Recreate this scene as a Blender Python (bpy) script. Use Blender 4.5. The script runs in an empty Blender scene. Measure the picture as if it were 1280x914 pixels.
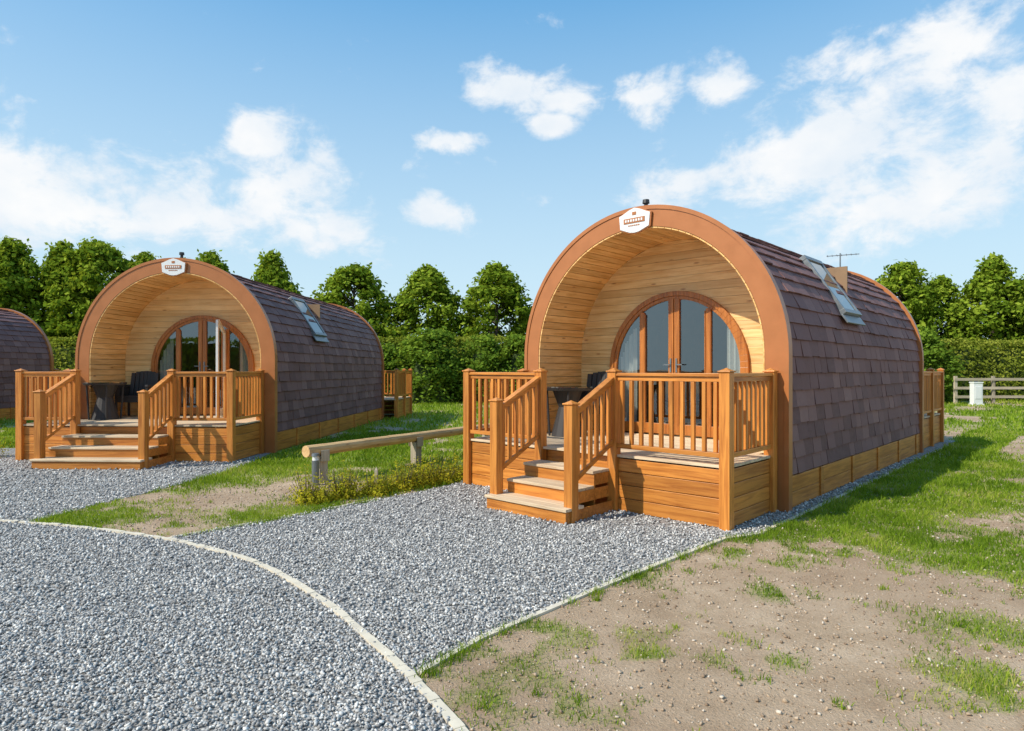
import bpy, math, random
import numpy as np
from mathutils import Vector, Matrix, geometry
random.seed(7); rng=np.random.default_rng(11)
scene=bpy.context.scene
COL=scene.collection
# ---------------------------------------------------------------- helpers
def link(o,parent=None):
    COL.objects.link(o)
    if parent is not None: o.parent=parent
    return o
def empty(name,loc=(0,0,0),rz=0):
    e=bpy.data.objects.new(name,None); e.location=loc; e.rotation_euler=(0,0,rz); e.empty_display_size=.3
    return link(e)
class B:
    def __init__(s): s.v=[];s.f=[];s.var=[];s.m=[]
    def hexa(s,p,var=None,mat=0):
        n=len(s.v); s.v+= [tuple(q) for q in p]
        if var is None: var=random.random()
        for f in ((3,2,1,0),(4,5,6,7),(0,1,5,4),(1,2,6,5),(2,3,7,6),(3,0,4,7)):
            s.f.append(tuple(n+i for i in f)); s.var.append(var); s.m.append(mat)
    def box(s,x0,x1,y0,y1,z0,z1,var=None,mat=0):
        s.hexa([(x0,y0,z0),(x1,y0,z0),(x1,y1,z0),(x0,y1,z0),(x0,y0,z1),(x1,y0,z1),(x1,y1,z1),(x0,y1,z1)],var,mat)
    def beam(s,p0,p1,w,h,up=(0,0,1),var=None,mat=0):
        p0=Vector(p0);p1=Vector(p1);d=(p1-p0).normalized();upv=Vector(up)
        sx=d.cross(upv).normalized()*(w/2); sz=sx.cross(d).normalized()*(h/2)
        s.hexa([p0-sx-sz,p0+sx-sz,p1+sx-sz,p1-sx-sz,p0-sx+sz,p0+sx+sz,p1+sx+sz,p1-sx+sz],var,mat)
    def cone(s,p0,p1,r0,r1,n=10,var=None,mat=0,caps=True):
        p0=Vector(p0);p1=Vector(p1);d=(p1-p0).normalized()
        a=d.orthogonal().normalized(); b=d.cross(a)
        k=len(s.v)
        if var is None: var=random.random()
        for p,r in((p0,r0),(p1,r1)):
            for i in range(n):
                t=2*math.pi*i/n; s.v.append(tuple(p+(a*math.cos(t)+b*math.sin(t))*r))
        for i in range(n):
            j=(i+1)%n; s.f.append((k+i,k+j,k+n+j,k+n+i)); s.var.append(var); s.m.append(mat)
        if caps:
            s.f.append(tuple(k+i for i in range(n))[::-1]);s.var.append(var);s.m.append(mat)
            s.f.append(tuple(k+n+i for i in range(n)));s.var.append(var);s.m.append(mat)
    def face(s,p,var=None,mat=0):
        n=len(s.v); s.v+=[tuple(q) for q in p]; s.f.append(tuple(range(n,n+len(p))))
        s.var.append(random.random() if var is None else var); s.m.append(mat)
    def build(s,name,parent,mats,bevel=0,smooth=False):
        me=bpy.data.meshes.new(name); me.from_pydata(s.v,[],s.f)
        a=me.attributes.new('var','FLOAT','FACE'); a.data.foreach_set('value',np.array(s.var,dtype=np.float32))
        for m in (mats if isinstance(mats,(list,tuple)) else [mats]): me.materials.append(m)
        me.polygons.foreach_set('material_index',np.array(s.m,dtype=np.int32))
        if smooth: me.polygons.foreach_set('use_smooth',np.ones(len(s.f),dtype=bool))
        me.update()
        o=bpy.data.objects.new(name,me); link(o,parent)
        if bevel:
            md=o.modifiers.new('bevel','BEVEL'); md.width=bevel; md.segments=2; md.limit_method='ANGLE'
        return o
def np_mesh(name,V,F,var,mat,smooth=False,dom='FACE'):
    me=bpy.data.meshes.new(name); V=np.asarray(V,dtype=np.float32); F=np.asarray(F,dtype=np.int32)
    k=F.shape[1]
    me.vertices.add(len(V)); me.vertices.foreach_set('co',V.ravel())
    me.loops.add(F.size); me.loops.foreach_set('vertex_index',F.ravel())
    me.polygons.add(len(F)); me.polygons.foreach_set('loop_start',np.arange(0,F.size,k,dtype=np.int32))
    me.polygons.foreach_set('loop_total',np.full(len(F),k,dtype=np.int32))
    if smooth: me.polygons.foreach_set('use_smooth',np.ones(len(F),dtype=bool))
    a=me.attributes.new('var','FLOAT',dom); a.data.foreach_set('value',np.asarray(var,dtype=np.float32))
    me.materials.append(mat); me.update(calc_edges=True); me.validate()
    return me
def vnoise(x,y,seed=0):
    xi=np.floor(x).astype(np.int64); yi=np.floor(y).astype(np.int64); fx=x-xi; fy=y-yi
    def h(a,b):
        n=(a*374761393+b*668265263+seed*982451653)&0xffffffff
        n=((n^(n>>13))*1274126177)&0xffffffff
        return ((n^(n>>16))&0xffff)/65535.
    fx=fx*fx*(3-2*fx); fy=fy*fy*(3-2*fy)
    return (h(xi,yi)*(1-fx)+h(xi+1,yi)*fx)*(1-fy)+(h(xi,yi+1)*(1-fx)+h(xi+1,yi+1)*fx)*fy
def fbm(x,y,seed=0,o=4):
    s=0;a=.5;t=0
    for i in range(o):
        s=s+a*vnoise(x*2**i,y*2**i,seed+i); t+=a; a*=.5
    return s/t
def inpoly(x,y,poly):
    r=np.zeros(x.shape,dtype=bool); n=len(poly); j=n-1
    for i in range(n):
        xi,yi=poly[i];xj,yj=poly[j]
        if yi!=yj:
            c=((yi>y)!=(yj>y))&(x<(xj-xi)*(y-yi)/(yj-yi)+xi); r^=c
        j=i
    return r
def sstep(a,b,x):
    t=np.clip((x-a)/(b-a),0,1); return t*t*(3-2*t)
# ---------------------------------------------------------------- materials
def newmat(name):
    m=bpy.data.materials.new(name); m.use_nodes=True; nt=m.node_tree
    return m,nt,nt.nodes['Principled BSDF'],nt.nodes,nt.links
def ramp(N,stops):
    r=N.new('ShaderNodeValToRGB'); e=r.color_ramp.elements
    e[0].position=stops[0][0]; e[0].color=(*stops[0][1],1); e[1].position=stops[-1][0]; e[1].color=(*stops[-1][1],1)
    for p,c in stops[1:-1]:
        q=e.new(p); q.color=(*c,1)
    return r
def mix(N,L,fac,a,b,mode='MIX'):
    m=N.new('ShaderNodeMix'); m.data_type='RGBA'; m.blend_type=mode
    for sock,val in ((m.inputs[0],fac),(m.inputs[6],a),(m.inputs[7],b)):
        if hasattr(val,'links'): L.new(val,sock)
        else: sock.default_value = val if not isinstance(val,tuple) else (*val,1)
    return m.outputs[2]
def math_(N,L,op,a,b=None,c=None,clamp=False):
    m=N.new('ShaderNodeMath'); m.operation=op; m.use_clamp=clamp
    for i,val in enumerate((a,b,c)):
        if val is None: continue
        if hasattr(val,'links'): L.new(val,m.inputs[i])
        else: m.inputs[i].default_value=val
    return m.outputs[0]
def noise(N,L,vec,scale,detail=4,rough=.55,dist=0):
    n=N.new('ShaderNodeTexNoise'); n.inputs['Scale'].default_value=scale; n.inputs['Detail'].default_value=detail
    n.inputs['Roughness'].default_value=rough; n.inputs['Distortion'].default_value=dist
    if vec is not None: L.new(vec,n.inputs['Vector'])
    return n.outputs[0]
def mapping(N,L,scale):
    t=N.new('ShaderNodeTexCoord'); mp=N.new('ShaderNodeMapping'); mp.inputs['Scale'].default_value=scale
    L.new(t.outputs['Object'],mp.inputs['Vector']); return mp.outputs[0]
def attr(N): 
    a=N.new('ShaderNodeAttribute'); a.attribute_name='var'; return a.outputs['Fac']
def bump(N,L,P,h,strength,dist=.01):
    b=N.new('ShaderNodeBump'); b.inputs['Strength'].default_value=strength; b.inputs['Distance'].default_value=dist
    L.new(h,b.inputs['Height']); L.new(b.outputs[0],P.inputs['Normal'])
def wood(name,c0,c1,axis,rough=.55,knots=False,varamt=.4,grain=28):
    m,nt,P,N,L=newmat(name)
    sc=[grain]*3; sc[axis]=1.6
    t=N.new('ShaderNodeTexCoord'); a=attr(N)
    off=N.new('ShaderNodeVectorMath'); off.operation='ADD'
    comb=N.new('ShaderNodeCombineXYZ')
    k=math_(N,L,'MULTIPLY',a,17.3)
    for i in range(3): L.new(k,comb.inputs[i])
    L.new(t.outputs['Object'],off.inputs[0]); L.new(comb.outputs[0],off.inputs[1])
    mp=N.new('ShaderNodeMapping'); mp.inputs['Scale'].default_value=sc; L.new(off.outputs[0],mp.inputs['Vector'])
    n=noise(N,L,mp.outputs[0],1.,4,.6,.6)
    r=ramp(N,[(.34,c1),(.58,c0)]); L.new(n,r.inputs[0])
    col=r.outputs[0]
    v=math_(N,L,'MULTIPLY_ADD',a,varamt,1-varamt/2)
    vm=N.new('ShaderNodeVectorMath'); vm.operation='SCALE'; L.new(col,vm.inputs[0]); L.new(v,vm.inputs['Scale'])
    col=vm.outputs[0]
    big=noise(N,L,t.outputs['Object'],1.7,3)
    col=mix(N,L,math_(N,L,'MULTIPLY_ADD',big,.9,-.35,True),col,tuple(x*.78 for x in c1))
    if knots:
        vo=N.new('ShaderNodeTexVoronoi'); vo.inputs['Scale'].default_value=1
        s2=[9,9,9]; s2[axis]=2.6
        mp2=N.new('ShaderNodeMapping'); mp2.inputs['Scale'].default_value=s2; L.new(off.outputs[0],mp2.inputs['Vector']); L.new(mp2.outputs[0],vo.inputs['Vector'])
        kr=ramp(N,[(.06,(1,1,1)),(.15,(0,0,0))]); L.new(vo.outputs['Distance'],kr.inputs[0])
        col=mix(N,L,math_(N,L,'MULTIPLY',kr.outputs[0],.75),col,(c1[0]*.5,c1[1]*.3,c1[2]*.25))
    L.new(col,P.inputs['Base Color']); P.inputs['Roughness'].default_value=rough
    bump(N,L,P,n,.25,.004)
    return m
def plain(name,c,rough=.5,metal=0,nscale=14,namt=.25,bmp=.1):
    m,nt,P,N,L=newmat(name)
    n=noise(N,L,mapping(N,L,(1,1,1)),nscale,4)
    col=mix(N,L,n,tuple(x*(1-namt) for x in c),tuple(min(1,x*(1+namt)) for x in c))
    L.new(col,P.inputs['Base Color']); P.inputs['Metallic'].default_value=metal
    rr=math_(N,L,'MULTIPLY_ADD',n,.25,rough-.12); L.new(rr,P.inputs['Roughness'])
    bump(N,L,P,n,bmp,.003); return m
def leafmat(name,stops,trans=.35,tint=(.34,.38,.02)):
    m,nt,P,N,L=newmat(name); a=attr(N)
    r=ramp(N,stops); L.new(a,r.inputs[0])
    d=N.new('ShaderNodeBsdfDiffuse'); t=N.new('ShaderNodeBsdfTranslucent')
    L.new(r.outputs[0],d.inputs[0]); 
    tc=mix(N,L,.5,r.outputs[0],tint); L.new(tc,t.inputs[0])
    ms=N.new('ShaderNodeMixShader'); ms.inputs[0].default_value=trans; L.new(d.outputs[0],ms.inputs[1]); L.new(t.outputs[0],ms.inputs[2])
    L.new(ms.outputs[0],N['Material Output'].inputs[0]); N.remove(P); return m
OR0=(.66,.255,.045); OR1=(.40,.125,.017)
w_x=wood('stained_timber_x',OR0,OR1,0,.42); w_y=wood('stained_timber_y',OR0,OR1,1,.42); w_z=wood('stained_timber_z',OR0,OR1,2,.42)
pine_x=wood('pine_cladding_x',(.93,.64,.29),(.74,.43,.15),0,.38,True,.35,20)
pine_y=wood('pine_cladding_y',(.92,.56,.22),(.70,.36,.10),1,.38,True,.35,20)
deckm=wood('deck_boards',(.68,.53,.35),(.48,.34,.21),0,.7,False,.35)
palew=wood('pale_timber',(.58,.48,.34),(.40,.32,.22),0,.8,False,.3)
palez=wood('pale_timber_z',(.50,.42,.31),(.34,.27,.19),2,.8,False,.3)
logm=wood('log_timber',(.74,.48,.22),(.50,.28,.11),0,.8,True,.2,14)
fasciam=plain('bronze_fascia',(.43,.155,.048),.34,0,5,.16,.05)
framem=wood('door_frame_timber',(.50,.175,.032),(.30,.09,.015),2,.35,False,.2)
def tilemat():
    m,nt,P,N,L=newmat('slate_shingle'); a=attr(N)
    r=ramp(N,[(0,(.10,.047,.046)),(.5,(.20,.10,.093)),(1,(.32,.18,.16))]); L.new(a,r.inputs[0])
    n=noise(N,L,mapping(N,L,(30,5,5)),2,5,.65)
    col=mix(N,L,n,r.outputs[0],(.20,.103,.094)); L.new(col,P.inputs['Base Color'])
    P.inputs['Roughness'].default_value=.7; P.inputs['Specular IOR Level'].default_value=.25; bump(N,L,P,n,.4,.006); return m
tilem=tilemat()
darkm=plain('dark_rattan',(.035,.03,.028),.6,0,90,.6,.8)
blackm=plain('black_plastic',(.02,.02,.02),.4)
whitem=plain('white_plate',(.78,.78,.76),.35,0,4,.04,0)
curtm=plain('curtain_fabric',(.62,.58,.52),.9,0,30,.15,.2)
roomm=plain('room_lining',(.28,.17,.09),.7,0,6,.3,.1)
greym=plain('grey_metal',(.22,.24,.25),.4,.6,9,.2)
concm=plain('edging_concrete',(.64,.56,.43),.85,0,12,.3,.6)
barkm=plain('bark',(.09,.065,.045),.9,0,20,.4,1)
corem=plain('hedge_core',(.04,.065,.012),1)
def glassmat(name,back):
    m,nt,P,N,L=newmat(name)
    n=noise(N,L,mapping(N,L,(1,1,1)),1.5,2)
    g=N.new('ShaderNodeBsdfGlossy'); g.inputs['Roughness'].default_value=.01; g.inputs['Color'].default_value=(.85,.92,.95,1)
    b=N.new('ShaderNodeBump'); b.inputs['Strength'].default_value=.05; b.inputs['Distance'].default_value=.02; L.new(n,b.inputs['Height']); L.new(b.outputs[0],g.inputs['Normal'])
    f=N.new('ShaderNodeFresnel'); f.inputs[0].default_value=1.5
    fac=math_(N,L,'MULTIPLY_ADD',f.outputs[0],.85,.14 if back else .2,True)
    if back:
        d=N.new('ShaderNodeBsdfTransparent'); d.inputs[0].default_value=(.72,.78,.78,1)
    else:
        d=N.new('ShaderNodeBsdfDiffuse'); L.new(mix(N,L,n,(.02,.02,.022),(.08,.07,.06)),d.inputs[0])
    ms=N.new('ShaderNodeMixShader'); L.new(fac,ms.inputs[0]); L.new(d.outputs[0],ms.inputs[1]); L.new(g.outputs[0],ms.inputs[2])
    L.new(ms.outputs[0],N['Material Output'].inputs[0]); N.remove(P); return m
glassm=glassmat('skylight_glazing',False); clearm=glassmat('door_glazing',True)
leaf_tree=leafmat('tree_leaves',[(0,(.055,.10,.010)),(.5,(.18,.27,.022)),(1,(.38,.46,.05))])
leaf_bush=leafmat('bush_leaves',[(0,(.04,.085,.012)),(.5,(.13,.22,.025)),(1,(.25,.35,.04))])
leaf_hedge=leafmat('hedge_leaves',[(0,(.10,.13,.016)),(.5,(.24,.28,.035)),(1,(.40,.40,.07))])
leaf_low=leafmat('low_shrub_leaves',[(0,(.22,.24,.015)),(.45,(.48,.44,.03)),(.85,(.66,.50,.05)),(1,(.56,.24,.06))],.4)
grassm=leafmat('grass_blades',[(0,(.09,.17,.014)),(.5,(.25,.37,.030)),(.8,(.40,.46,.06)),(1,(.58,.48,.20))],.45,(.42,.48,.03))
def stonemat(name,stops):
    m,nt,P,N,L=newmat(name); a=attr(N); r=ramp(N,stops); L.new(a,r.inputs[0])
    L.new(r.outputs[0],P.inputs['Base Color']); P.inputs['Roughness'].default_value=.85; P.inputs['Specular IOR Level'].default_value=.3; return m
stonem=stonemat('gravel_stone',[(0,(.19,.18,.172)),(.4,(.38,.367,.35)),(.8,(.55,.53,.50)),(1,(.80,.76,.70))])
pebblem=stonemat('soil_pebble',[(0,(.25,.17,.11)),(.6,(.45,.33,.22)),(1,(.66,.57,.46))])
def gravelmat():
    m,nt,P,N,L=newmat('gravel_bed'); vec=mapping(N,L,(1,1,1))
    v=N.new('ShaderNodeTexVoronoi'); v.inputs['Scale'].default_value=52; L.new(vec,v.inputs['Vector'])
    sep=N.new('ShaderNodeSeparateColor'); L.new(v.outputs['Color'],sep.inputs[0])
    r=ramp(N,[(0,(.17,.16,.15)),(.5,(.38,.365,.345)),(1,(.68,.65,.60))]); L.new(sep.outputs[0],r.inputs[0])
    dk=ramp(N,[(.35,(1,1,1)),(.75,(.35,.35,.35))]); L.new(v.outputs['Distance'],dk.inputs[0])
    col=mix(N,L,1.0,r.outputs[0],dk.outputs[0],'MULTIPLY')
    big=noise(N,L,vec,1.3,4)
    col=mix(N,L,math_(N,L,'MULTIPLY_ADD',big,.8,-.2,True),col,(.32,.30,.275))
    L.new(col,P.inputs['Base Color']); P.inputs['Roughness'].default_value=.9
    h=math_(N,L,'SUBTRACT',sep.outputs[1],v.outputs['Distance']); bump(N,L,P,h,.9,.012); return m
gravelm=gravelmat()
def groundmat():
    m,nt,P,N,L=newmat('ground_soil_grass'); vec=mapping(N,L,(1,1,1)); a=attr(N)
    n1=noise(N,L,vec,1.7,6,.68,.3); n2=noise(N,L,vec,55,4,.75); n4=noise(N,L,vec,.45,4,.6,.5)
    soil=ramp(N,[(.3,(.28,.18,.105)),(.43,(.43,.295,.18)),(.55,(.56,.405,.265)),(.7,(.70,.54,.38))]); L.new(mix(N,L,.35,n1,n2),soil.inputs[0])
    scol=mix(N,L,math_(N,L,'MULTIPLY_ADD',n4,2.2,-.85,True),soil.outputs[0],mix(N,L,n2,(.30,.185,.11),(.46,.31,.195)))
    gr=ramp(N,[(.3,(.14,.17,.022)),(.55,(.26,.31,.042)),(.8,(.42,.37,.12))]); L.new(mix(N,L,.5,n1,n2),gr.inputs[0])
    f=math_(N,L,'ADD',a,math_(N,L,'MULTIPLY_ADD',n2,.9,-.45)); fr=N.new('ShaderNodeMapRange'); fr.inputs[1].default_value=.3; fr.inputs[2].default_value=.95; L.new(f,fr.inputs[0])
    col=mix(N,L,fr.outputs[0],scol,gr.outputs[0])
    L.new(col,P.inputs['Base Color']); P.inputs['Roughness'].default_value=.95; bump(N,L,P,mix(N,L,.4,n2,n1),1.0,.035); return m
groundm=groundmat()
# ---------------------------------------------------------------- layout
RP=(1.68,8.53,math.radians(-43.1)); LP=(-6.51,12.4,math.radians(-2.9)); TP=(-18.2,14.0,math.radians(-2.0))
def loc2w(P,x,y): c,s=math.cos(P[2]),math.sin(P[2]); return (P[0]+c*x-s*y,P[1]+s*x+c*y)
def w2loc(P,X,Y): c,s=math.cos(P[2]),math.sin(P[2]); dx=X-P[0];dy=Y-P[1]; return (c*dx+s*dy,-s*dx+c*dy)
def catmull(pts,n=8):
    out=[]; p=[pts[0]]+list(pts)+[pts[-1]]
    for i in range(1,len(p)-2):
        a,b,c,d=[np.array(q) for q in p[i-1:i+3]]
        for k in range(n):
            t=k/n; out.append(tuple(.5*((2*b)+(-a+c)*t+(2*a-5*b+4*c-d)*t*t+(-a+3*b-3*c+d)*t**3)))
    out.append(tuple(pts[-1])); return out
C_left=[(-30,9.2),(-18,8.4),(-12,7.7),(-8,7.12),(-6.4,6.9)]
C=catmull(C_left+[(-5.39,6.74),(-4.36,6.46),(-3.32,6.04),(-2.91,5.82),(-2.11,5.27),(-1.33,4.44),(-.85,3.79),(-.515,3.30),(-.23,2.83),(.05,2.3),(.4,1.5),(.9,0),(1.5,-3),(2,-8)])
gA=C+[(-30,-8)]
gB=[c for c in C if c[0]<=-5.0]+[(-4.9,7.6),(-4.72,8.3),(-4.62,8.9),(-4.5,9.9),(-4.45,10.8),(-4.6,12.2),(-4.8,12.8),(-8.5,13),(-12,13),(-30,13.5)]
E2=[(-.49,3.36),(-.19,3.79),(.575,4.6),(1.25,5.28),(1.99,6.01)]
side=[loc2w(RP,2.12,-1.25),loc2w(RP,2.12,9.9)]
E3=[(-3.24,6.08),(-2.61,6.74),(-2.29,7.15),(-1.62,7.9),(-1.1,8.5),(-.8,8.95),(-.6,9.6)]
gC=[c for c in C if -3.24<=c[0]<=-.5]+E2+[side[0],side[1],loc2w(RP,0,9.9),loc2w(RP,-2.1,2.0)]+E3[::-1]
def poly_sheet(name,poly,z,mat):
    tess=geometry.tessellate_polygon([[Vector((x,y,0)) for x,y in poly]])
    me=bpy.data.meshes.new(name); fs=[]
    for t in tess:
        a,b,c=[poly[i] for i in t]
        if (b[0]-a[0])*(c[1]-a[1])-(b[1]-a[1])*(c[0]-a[0])<0: t=(t[0],t[2],t[1])
        fs.append(tuple(t))
    me.from_pydata([(x,y,z) for x,y in poly],[],fs); me.materials.append(mat)
    return link(bpy.data.objects.new(name,me))
poly_sheet('gravel_road',gA,.004,gravelm); poly_sheet('gravel_path',gB,.004,gravelm); poly_sheet('gravel_path',gC,.004,gravelm)
def edging(name,pts,w=.045,h=.03):
    b=B()
    for i in range(len(pts)-1):
        a=Vector((*pts[i],0));c=Vector((*pts[i+1],0)); d=(c-a)
        if d.length<1e-4: continue
        dz=Vector((0,0,-.03+random.uniform(-.004,.003)))
        b.beam(a+dz,c+dz,w*random.uniform(.9,1.08),.06+2*h,var=.4+.2*random.random())
    return b.build(name,None,concm)
edging('path_edging',C,.05,.02); edging('path_edging',E2+[side[0]],.042,.018); edging('path_edging',side,.042,.018); edging('path_edging',E3[:4],.03,.012)
# grass mask
def gauss(x,y,cx,cy,r): return np.exp(-((x-cx)**2+(y-cy)**2)/(r*r))
def gmask(x,y):
    lx,ly=w2loc(RP,x,y)
    n=fbm(x*.9+5,y*.9,3,4); n2=fbm(x*2.6,y*2.6,9,3); n3=fbm(x*5.5,y*5.5,19,3)
    base=sstep(.50,.66,n*.6+n2*.4)*.55*sstep(.35,.6,n3)
    d=lx-1.97
    band=sstep(3.1,1.3,d+ (n-.5)*3.4)*sstep(-2.0,-.9,ly+(n2-.5)*1.6)*sstep(-.2,.1,d)
    band2=sstep(2.5,4.5,d)*sstep(.5,2.5,ly)*sstep(8,5.5,ly)*sstep(.36,.52,n)
    g=np.maximum(base,np.maximum(band*(.4+.6*sstep(.28,.48,n2*.5+n3*.5)),band2*.9*sstep(.3,.5,n2)))
    isl=(lx<-1.5)&(y>5.5)
    iv=sstep(.36,.54,n*.4+n2*.35+n3*.25)
    iv=iv*(1-.97*gauss(x,y,-3.55,7.8,.85))*(1-.7*gauss(x,y,-2.5,9.6,.6))*(1-.9*gauss(x,y,-2.9,8.6,.6))
    iv=np.maximum(iv,gauss(x,y,-2.9,7.0,.5)*sstep(.3,.5,n3)); iv=np.maximum(iv,gauss(x,y,-4.3,9.2,.7))
    g=np.where(isl,np.maximum(iv,sstep(8.5,10,y)*.95*sstep(.28,.46,n2*.5+n*.5)),g)
    for cx,cy,r,s in((2.45,3.2,.45,1.),(2.9,3.9,.45,.8),(3.4,4.6,.35,.7),(.2,3.9,.22,.9),(.75,3.55,.2,1.),(-.1,3.05,.22,1.),(.25,3.05,.15,.8),(1.0,5.0,.2,.8),(1.9,4.6,.25,.9),(1.5,3.5,.15,.7),(2.1,5.2,.28,.8),(2.3,5.95,.32,1.),(1.9,5.6,.2,.9),(2.75,5.6,.45,.8),(3.3,5.7,.4,.9)):
        g=np.maximum(g,gauss(x,y,cx,cy,r)*s*sstep(.3,.6,n3))
    far=sstep(14,20,y)*sstep(.30,.5,n)*.95
    g=np.maximum(g,far)
    g=np.where((y>12.0)&(y<20)&(lx>3)&(x>7),np.maximum(g*.25,sstep(.55,.7,n)*.8),g)
    return np.clip(g,0,1)
def axis(lo,hi,step,far,gr=1.25):
    a=list(np.arange(lo,hi+1e-6,step)); s=step; x=hi
    while x<far: s*=gr; x+=s; a.append(x)
    s=step; x=lo
    while x>-far: s*=gr; x-=s; a.insert(0,x)
    return np.array(a)
gx=axis(-14,14,.08,700); gy=axis(1,20,.08,700)
X,Y=np.meshgrid(gx,gy); nx,ny=len(gx),len(gy)
M=gmask(X,Y); V=np.stack([X,Y,np.zeros_like(X)],-1).reshape(-1,3)
idx=np.arange(nx*ny).reshape(ny,nx)
F=np.stack([idx[:-1,:-1],idx[:-1,1:],idx[1:,1:],idx[1:,:-1]],-1).reshape(-1,4)
link(bpy.data.objects.new('ground',np_mesh('ground',V,F,M.ravel(),groundm,dom='POINT')))
# gravel stones
def frustum(y,marg=1.12): return .8*y*marg+.3
def scatter(y0,y1,dens):
    w=frustum(y1); n=int(dens*2*w*(y1-y0)); x=rng.uniform(-w,w,n); y=rng.uniform(y0,y1,n)
    k=np.abs(x)<frustum(y); return x[k],y[k]
def stones(name,x,y,size,mat,z=.006,var=None):
    n=len(x); base=np.array([(-1,-1,-1),(1,-1,-1),(1,1,-1),(-1,1,-1),(-1,-1,1),(1,-1,1),(1,1,1),(-1,1,1)],float)
    v=base[None]*(1+rng.uniform(-.45,.25,(n,8,3)))
    v*=rng.uniform(.6,1.25,(n,1,3))*np.array([1,.8,.6])
    q=rng.normal(size=(n,4)); q[:,1:3]*=.35; q/=np.linalg.norm(q,axis=1)[:,None]
    w,a,b,c=q.T
    R=np.stack([1-2*(b*b+c*c),2*(a*b-c*w),2*(a*c+b*w),2*(a*b+c*w),1-2*(a*a+c*c),2*(b*c-a*w),2*(a*c-b*w),2*(b*c+a*w),1-2*(a*a+b*b)],-1).reshape(n,3,3)
    v=np.einsum('nij,nkj->nki',R,v)*(size*.5)[:,None,None]*.8
    v[:,:,0]+=x[:,None]; v[:,:,1]+=y[:,None]; v[:,:,2]+=z+(size*rng.uniform(0,.45,n))[:,None]
    f=np.array([(3,2,1,0),(4,5,6,7),(0,1,5,4),(1,2,6,5),(2,3,7,6),(3,0,4,7)])
    F=(np.arange(n)*8)[:,None,None]+f[None]
    vv=np.repeat(rng.random(n) if var is None else var,6)
    link(bpy.data.objects.new(name,np_mesh(name,v.reshape(-1,3),F.reshape(-1,4),vv,mat)))
xs=[];ys=[];ss=[]
for y0,y1,dn,sz in((1.8,4.2,3600,.0185),(4.2,6.5,1900,.021),(6.5,9,800,.025),(9,11.5,350,.03)):
    x,y=scatter(y0,y1,dn); k=inpoly(x,y,gA)|inpoly(x,y,gB)|inpoly(x,y,gC); x=x[k];y=y[k]
    xs.append(x);ys.append(y);ss.append(rng.uniform(.6,1.35,len(x))*sz)
stones('gravel',np.concatenate(xs),np.concatenate(ys),np.concatenate(ss),stonem)
x,y=scatter(2.2,9,800); k=~(inpoly(x,y,gA)|inpoly(x,y,gB)|inpoly(x,y,gC)); x=x[k];y=y[k]
stones('soil_pebbles',x,y,.004+.02*rng.random(len(x))**5+.005*rng.random(len(x)),pebblem,z=-.001)
# grass blades
def blades(x,y,h,w):
    n=len(x); a=rng.uniform(0,2*np.pi,n); t=rng.uniform(0,2*np.pi,n); le=rng.uniform(.2,1.0,n)*h
    p0=np.stack([x-np.cos(a)*w,y-np.sin(a)*w,np.zeros(n)],-1); p1=np.stack([x+np.cos(a)*w,y+np.sin(a)*w,np.zeros(n)],-1)
    m=np.stack([x+np.cos(t)*le*.35,y+np.sin(t)*le*.35,h*.6],-1); tip=np.stack([x+np.cos(t)*le,y+np.sin(t)*le,h*.92],-1)
    m0=m-np.stack([np.cos(a)*w,np.sin(a)*w,0*a],-1)*.7; m1=m+np.stack([np.cos(a)*w,np.sin(a)*w,0*a],-1)*.7
    V=np.stack([p0,p1,m1,m0,tip,tip+1e-4],1).reshape(-1,3); b=(np.arange(n)*6)[:,None]
    F=np.concatenate([b+np.array([[0,1,2,3]]),b+np.array([[3,2,4,5]])],0)
    return V,F
def outside(x,y):
    k=~(inpoly(x,y,gA)|inpoly(x,y,gB)|inpoly(x,y,gC))
    for P,L in((RP,9.6),(LP,10.6),(TP,10)):
        lx,ly=w2loc(P,x,y); k&=~((np.abs(lx)<2.05)&(ly>-1.3)&(ly<L))
    return k
gxs=[];gys=[];gh=[];gw=[]
for y0,y1,dn,hh,ww in((2.0,4.5,5600,.036,.0024),(4.5,7.5,4200,.042,.0034),(7.5,11,1900,.05,.0055),(11,17,600,.065,.010),(17,33,80,.10,.02)):
    x,y=scatter(y0,y1,dn); m=gmask(x,y); k=(rng.random(len(x))<np.clip((m-.15)*1.15,0,1))&outside(x,y); x=x[k];y=y[k];m=m[k]
    gxs.append(x);gys.append(y);gh.append(hh*rng.uniform(.4,1.5,len(x))*(.45+.65*m)*(.6+.8*vnoise(x*4,y*4,77)));gw.append(np.full(len(x),ww))
tx,ty=scatter(2.3,8,5.0); k=outside(tx,ty); tx=tx[k];ty=ty[k]
for cx,cy in zip(tx,ty):
    n=random.randint(8,45); r=random.uniform(.015,.06); gxs.append(cx+rng.normal(0,r,n)); gys.append(cy+rng.normal(0,r,n)); gh.append(rng.uniform(.015,.05,n)); gw.append(np.full(n,.0028))
for i in range(260):
    q=random.choice([E2+[side[0]],side,E3[:4]]); j=random.randrange(len(q)-1); t=random.random(); cx=q[j][0]+(q[j+1][0]-q[j][0])*t; cy=q[j][1]+(q[j+1][1]-q[j][1])*t
    n=random.randint(4,22); r=.03; off=.04; gxs.append(cx+off+rng.normal(0,r,n)); gys.append(cy-off*.4+rng.normal(0,r,n)); gh.append(rng.uniform(.02,.075,n)); gw.append(np.full(n,.003))
x=np.concatenate(gxs);y=np.concatenate(gys);h=np.concatenate(gh);w=np.concatenate(gw)
V,F=blades(x,y,h,w); gv=np.clip(rng.normal(.42,.2,len(x))+(fbm(x*1.5,y*1.5,31)-.5)*1.3,0,1)
link(bpy.data.objects.new('grass',np_mesh('grass',V,F,np.concatenate([gv,gv]),grassm)))
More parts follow.
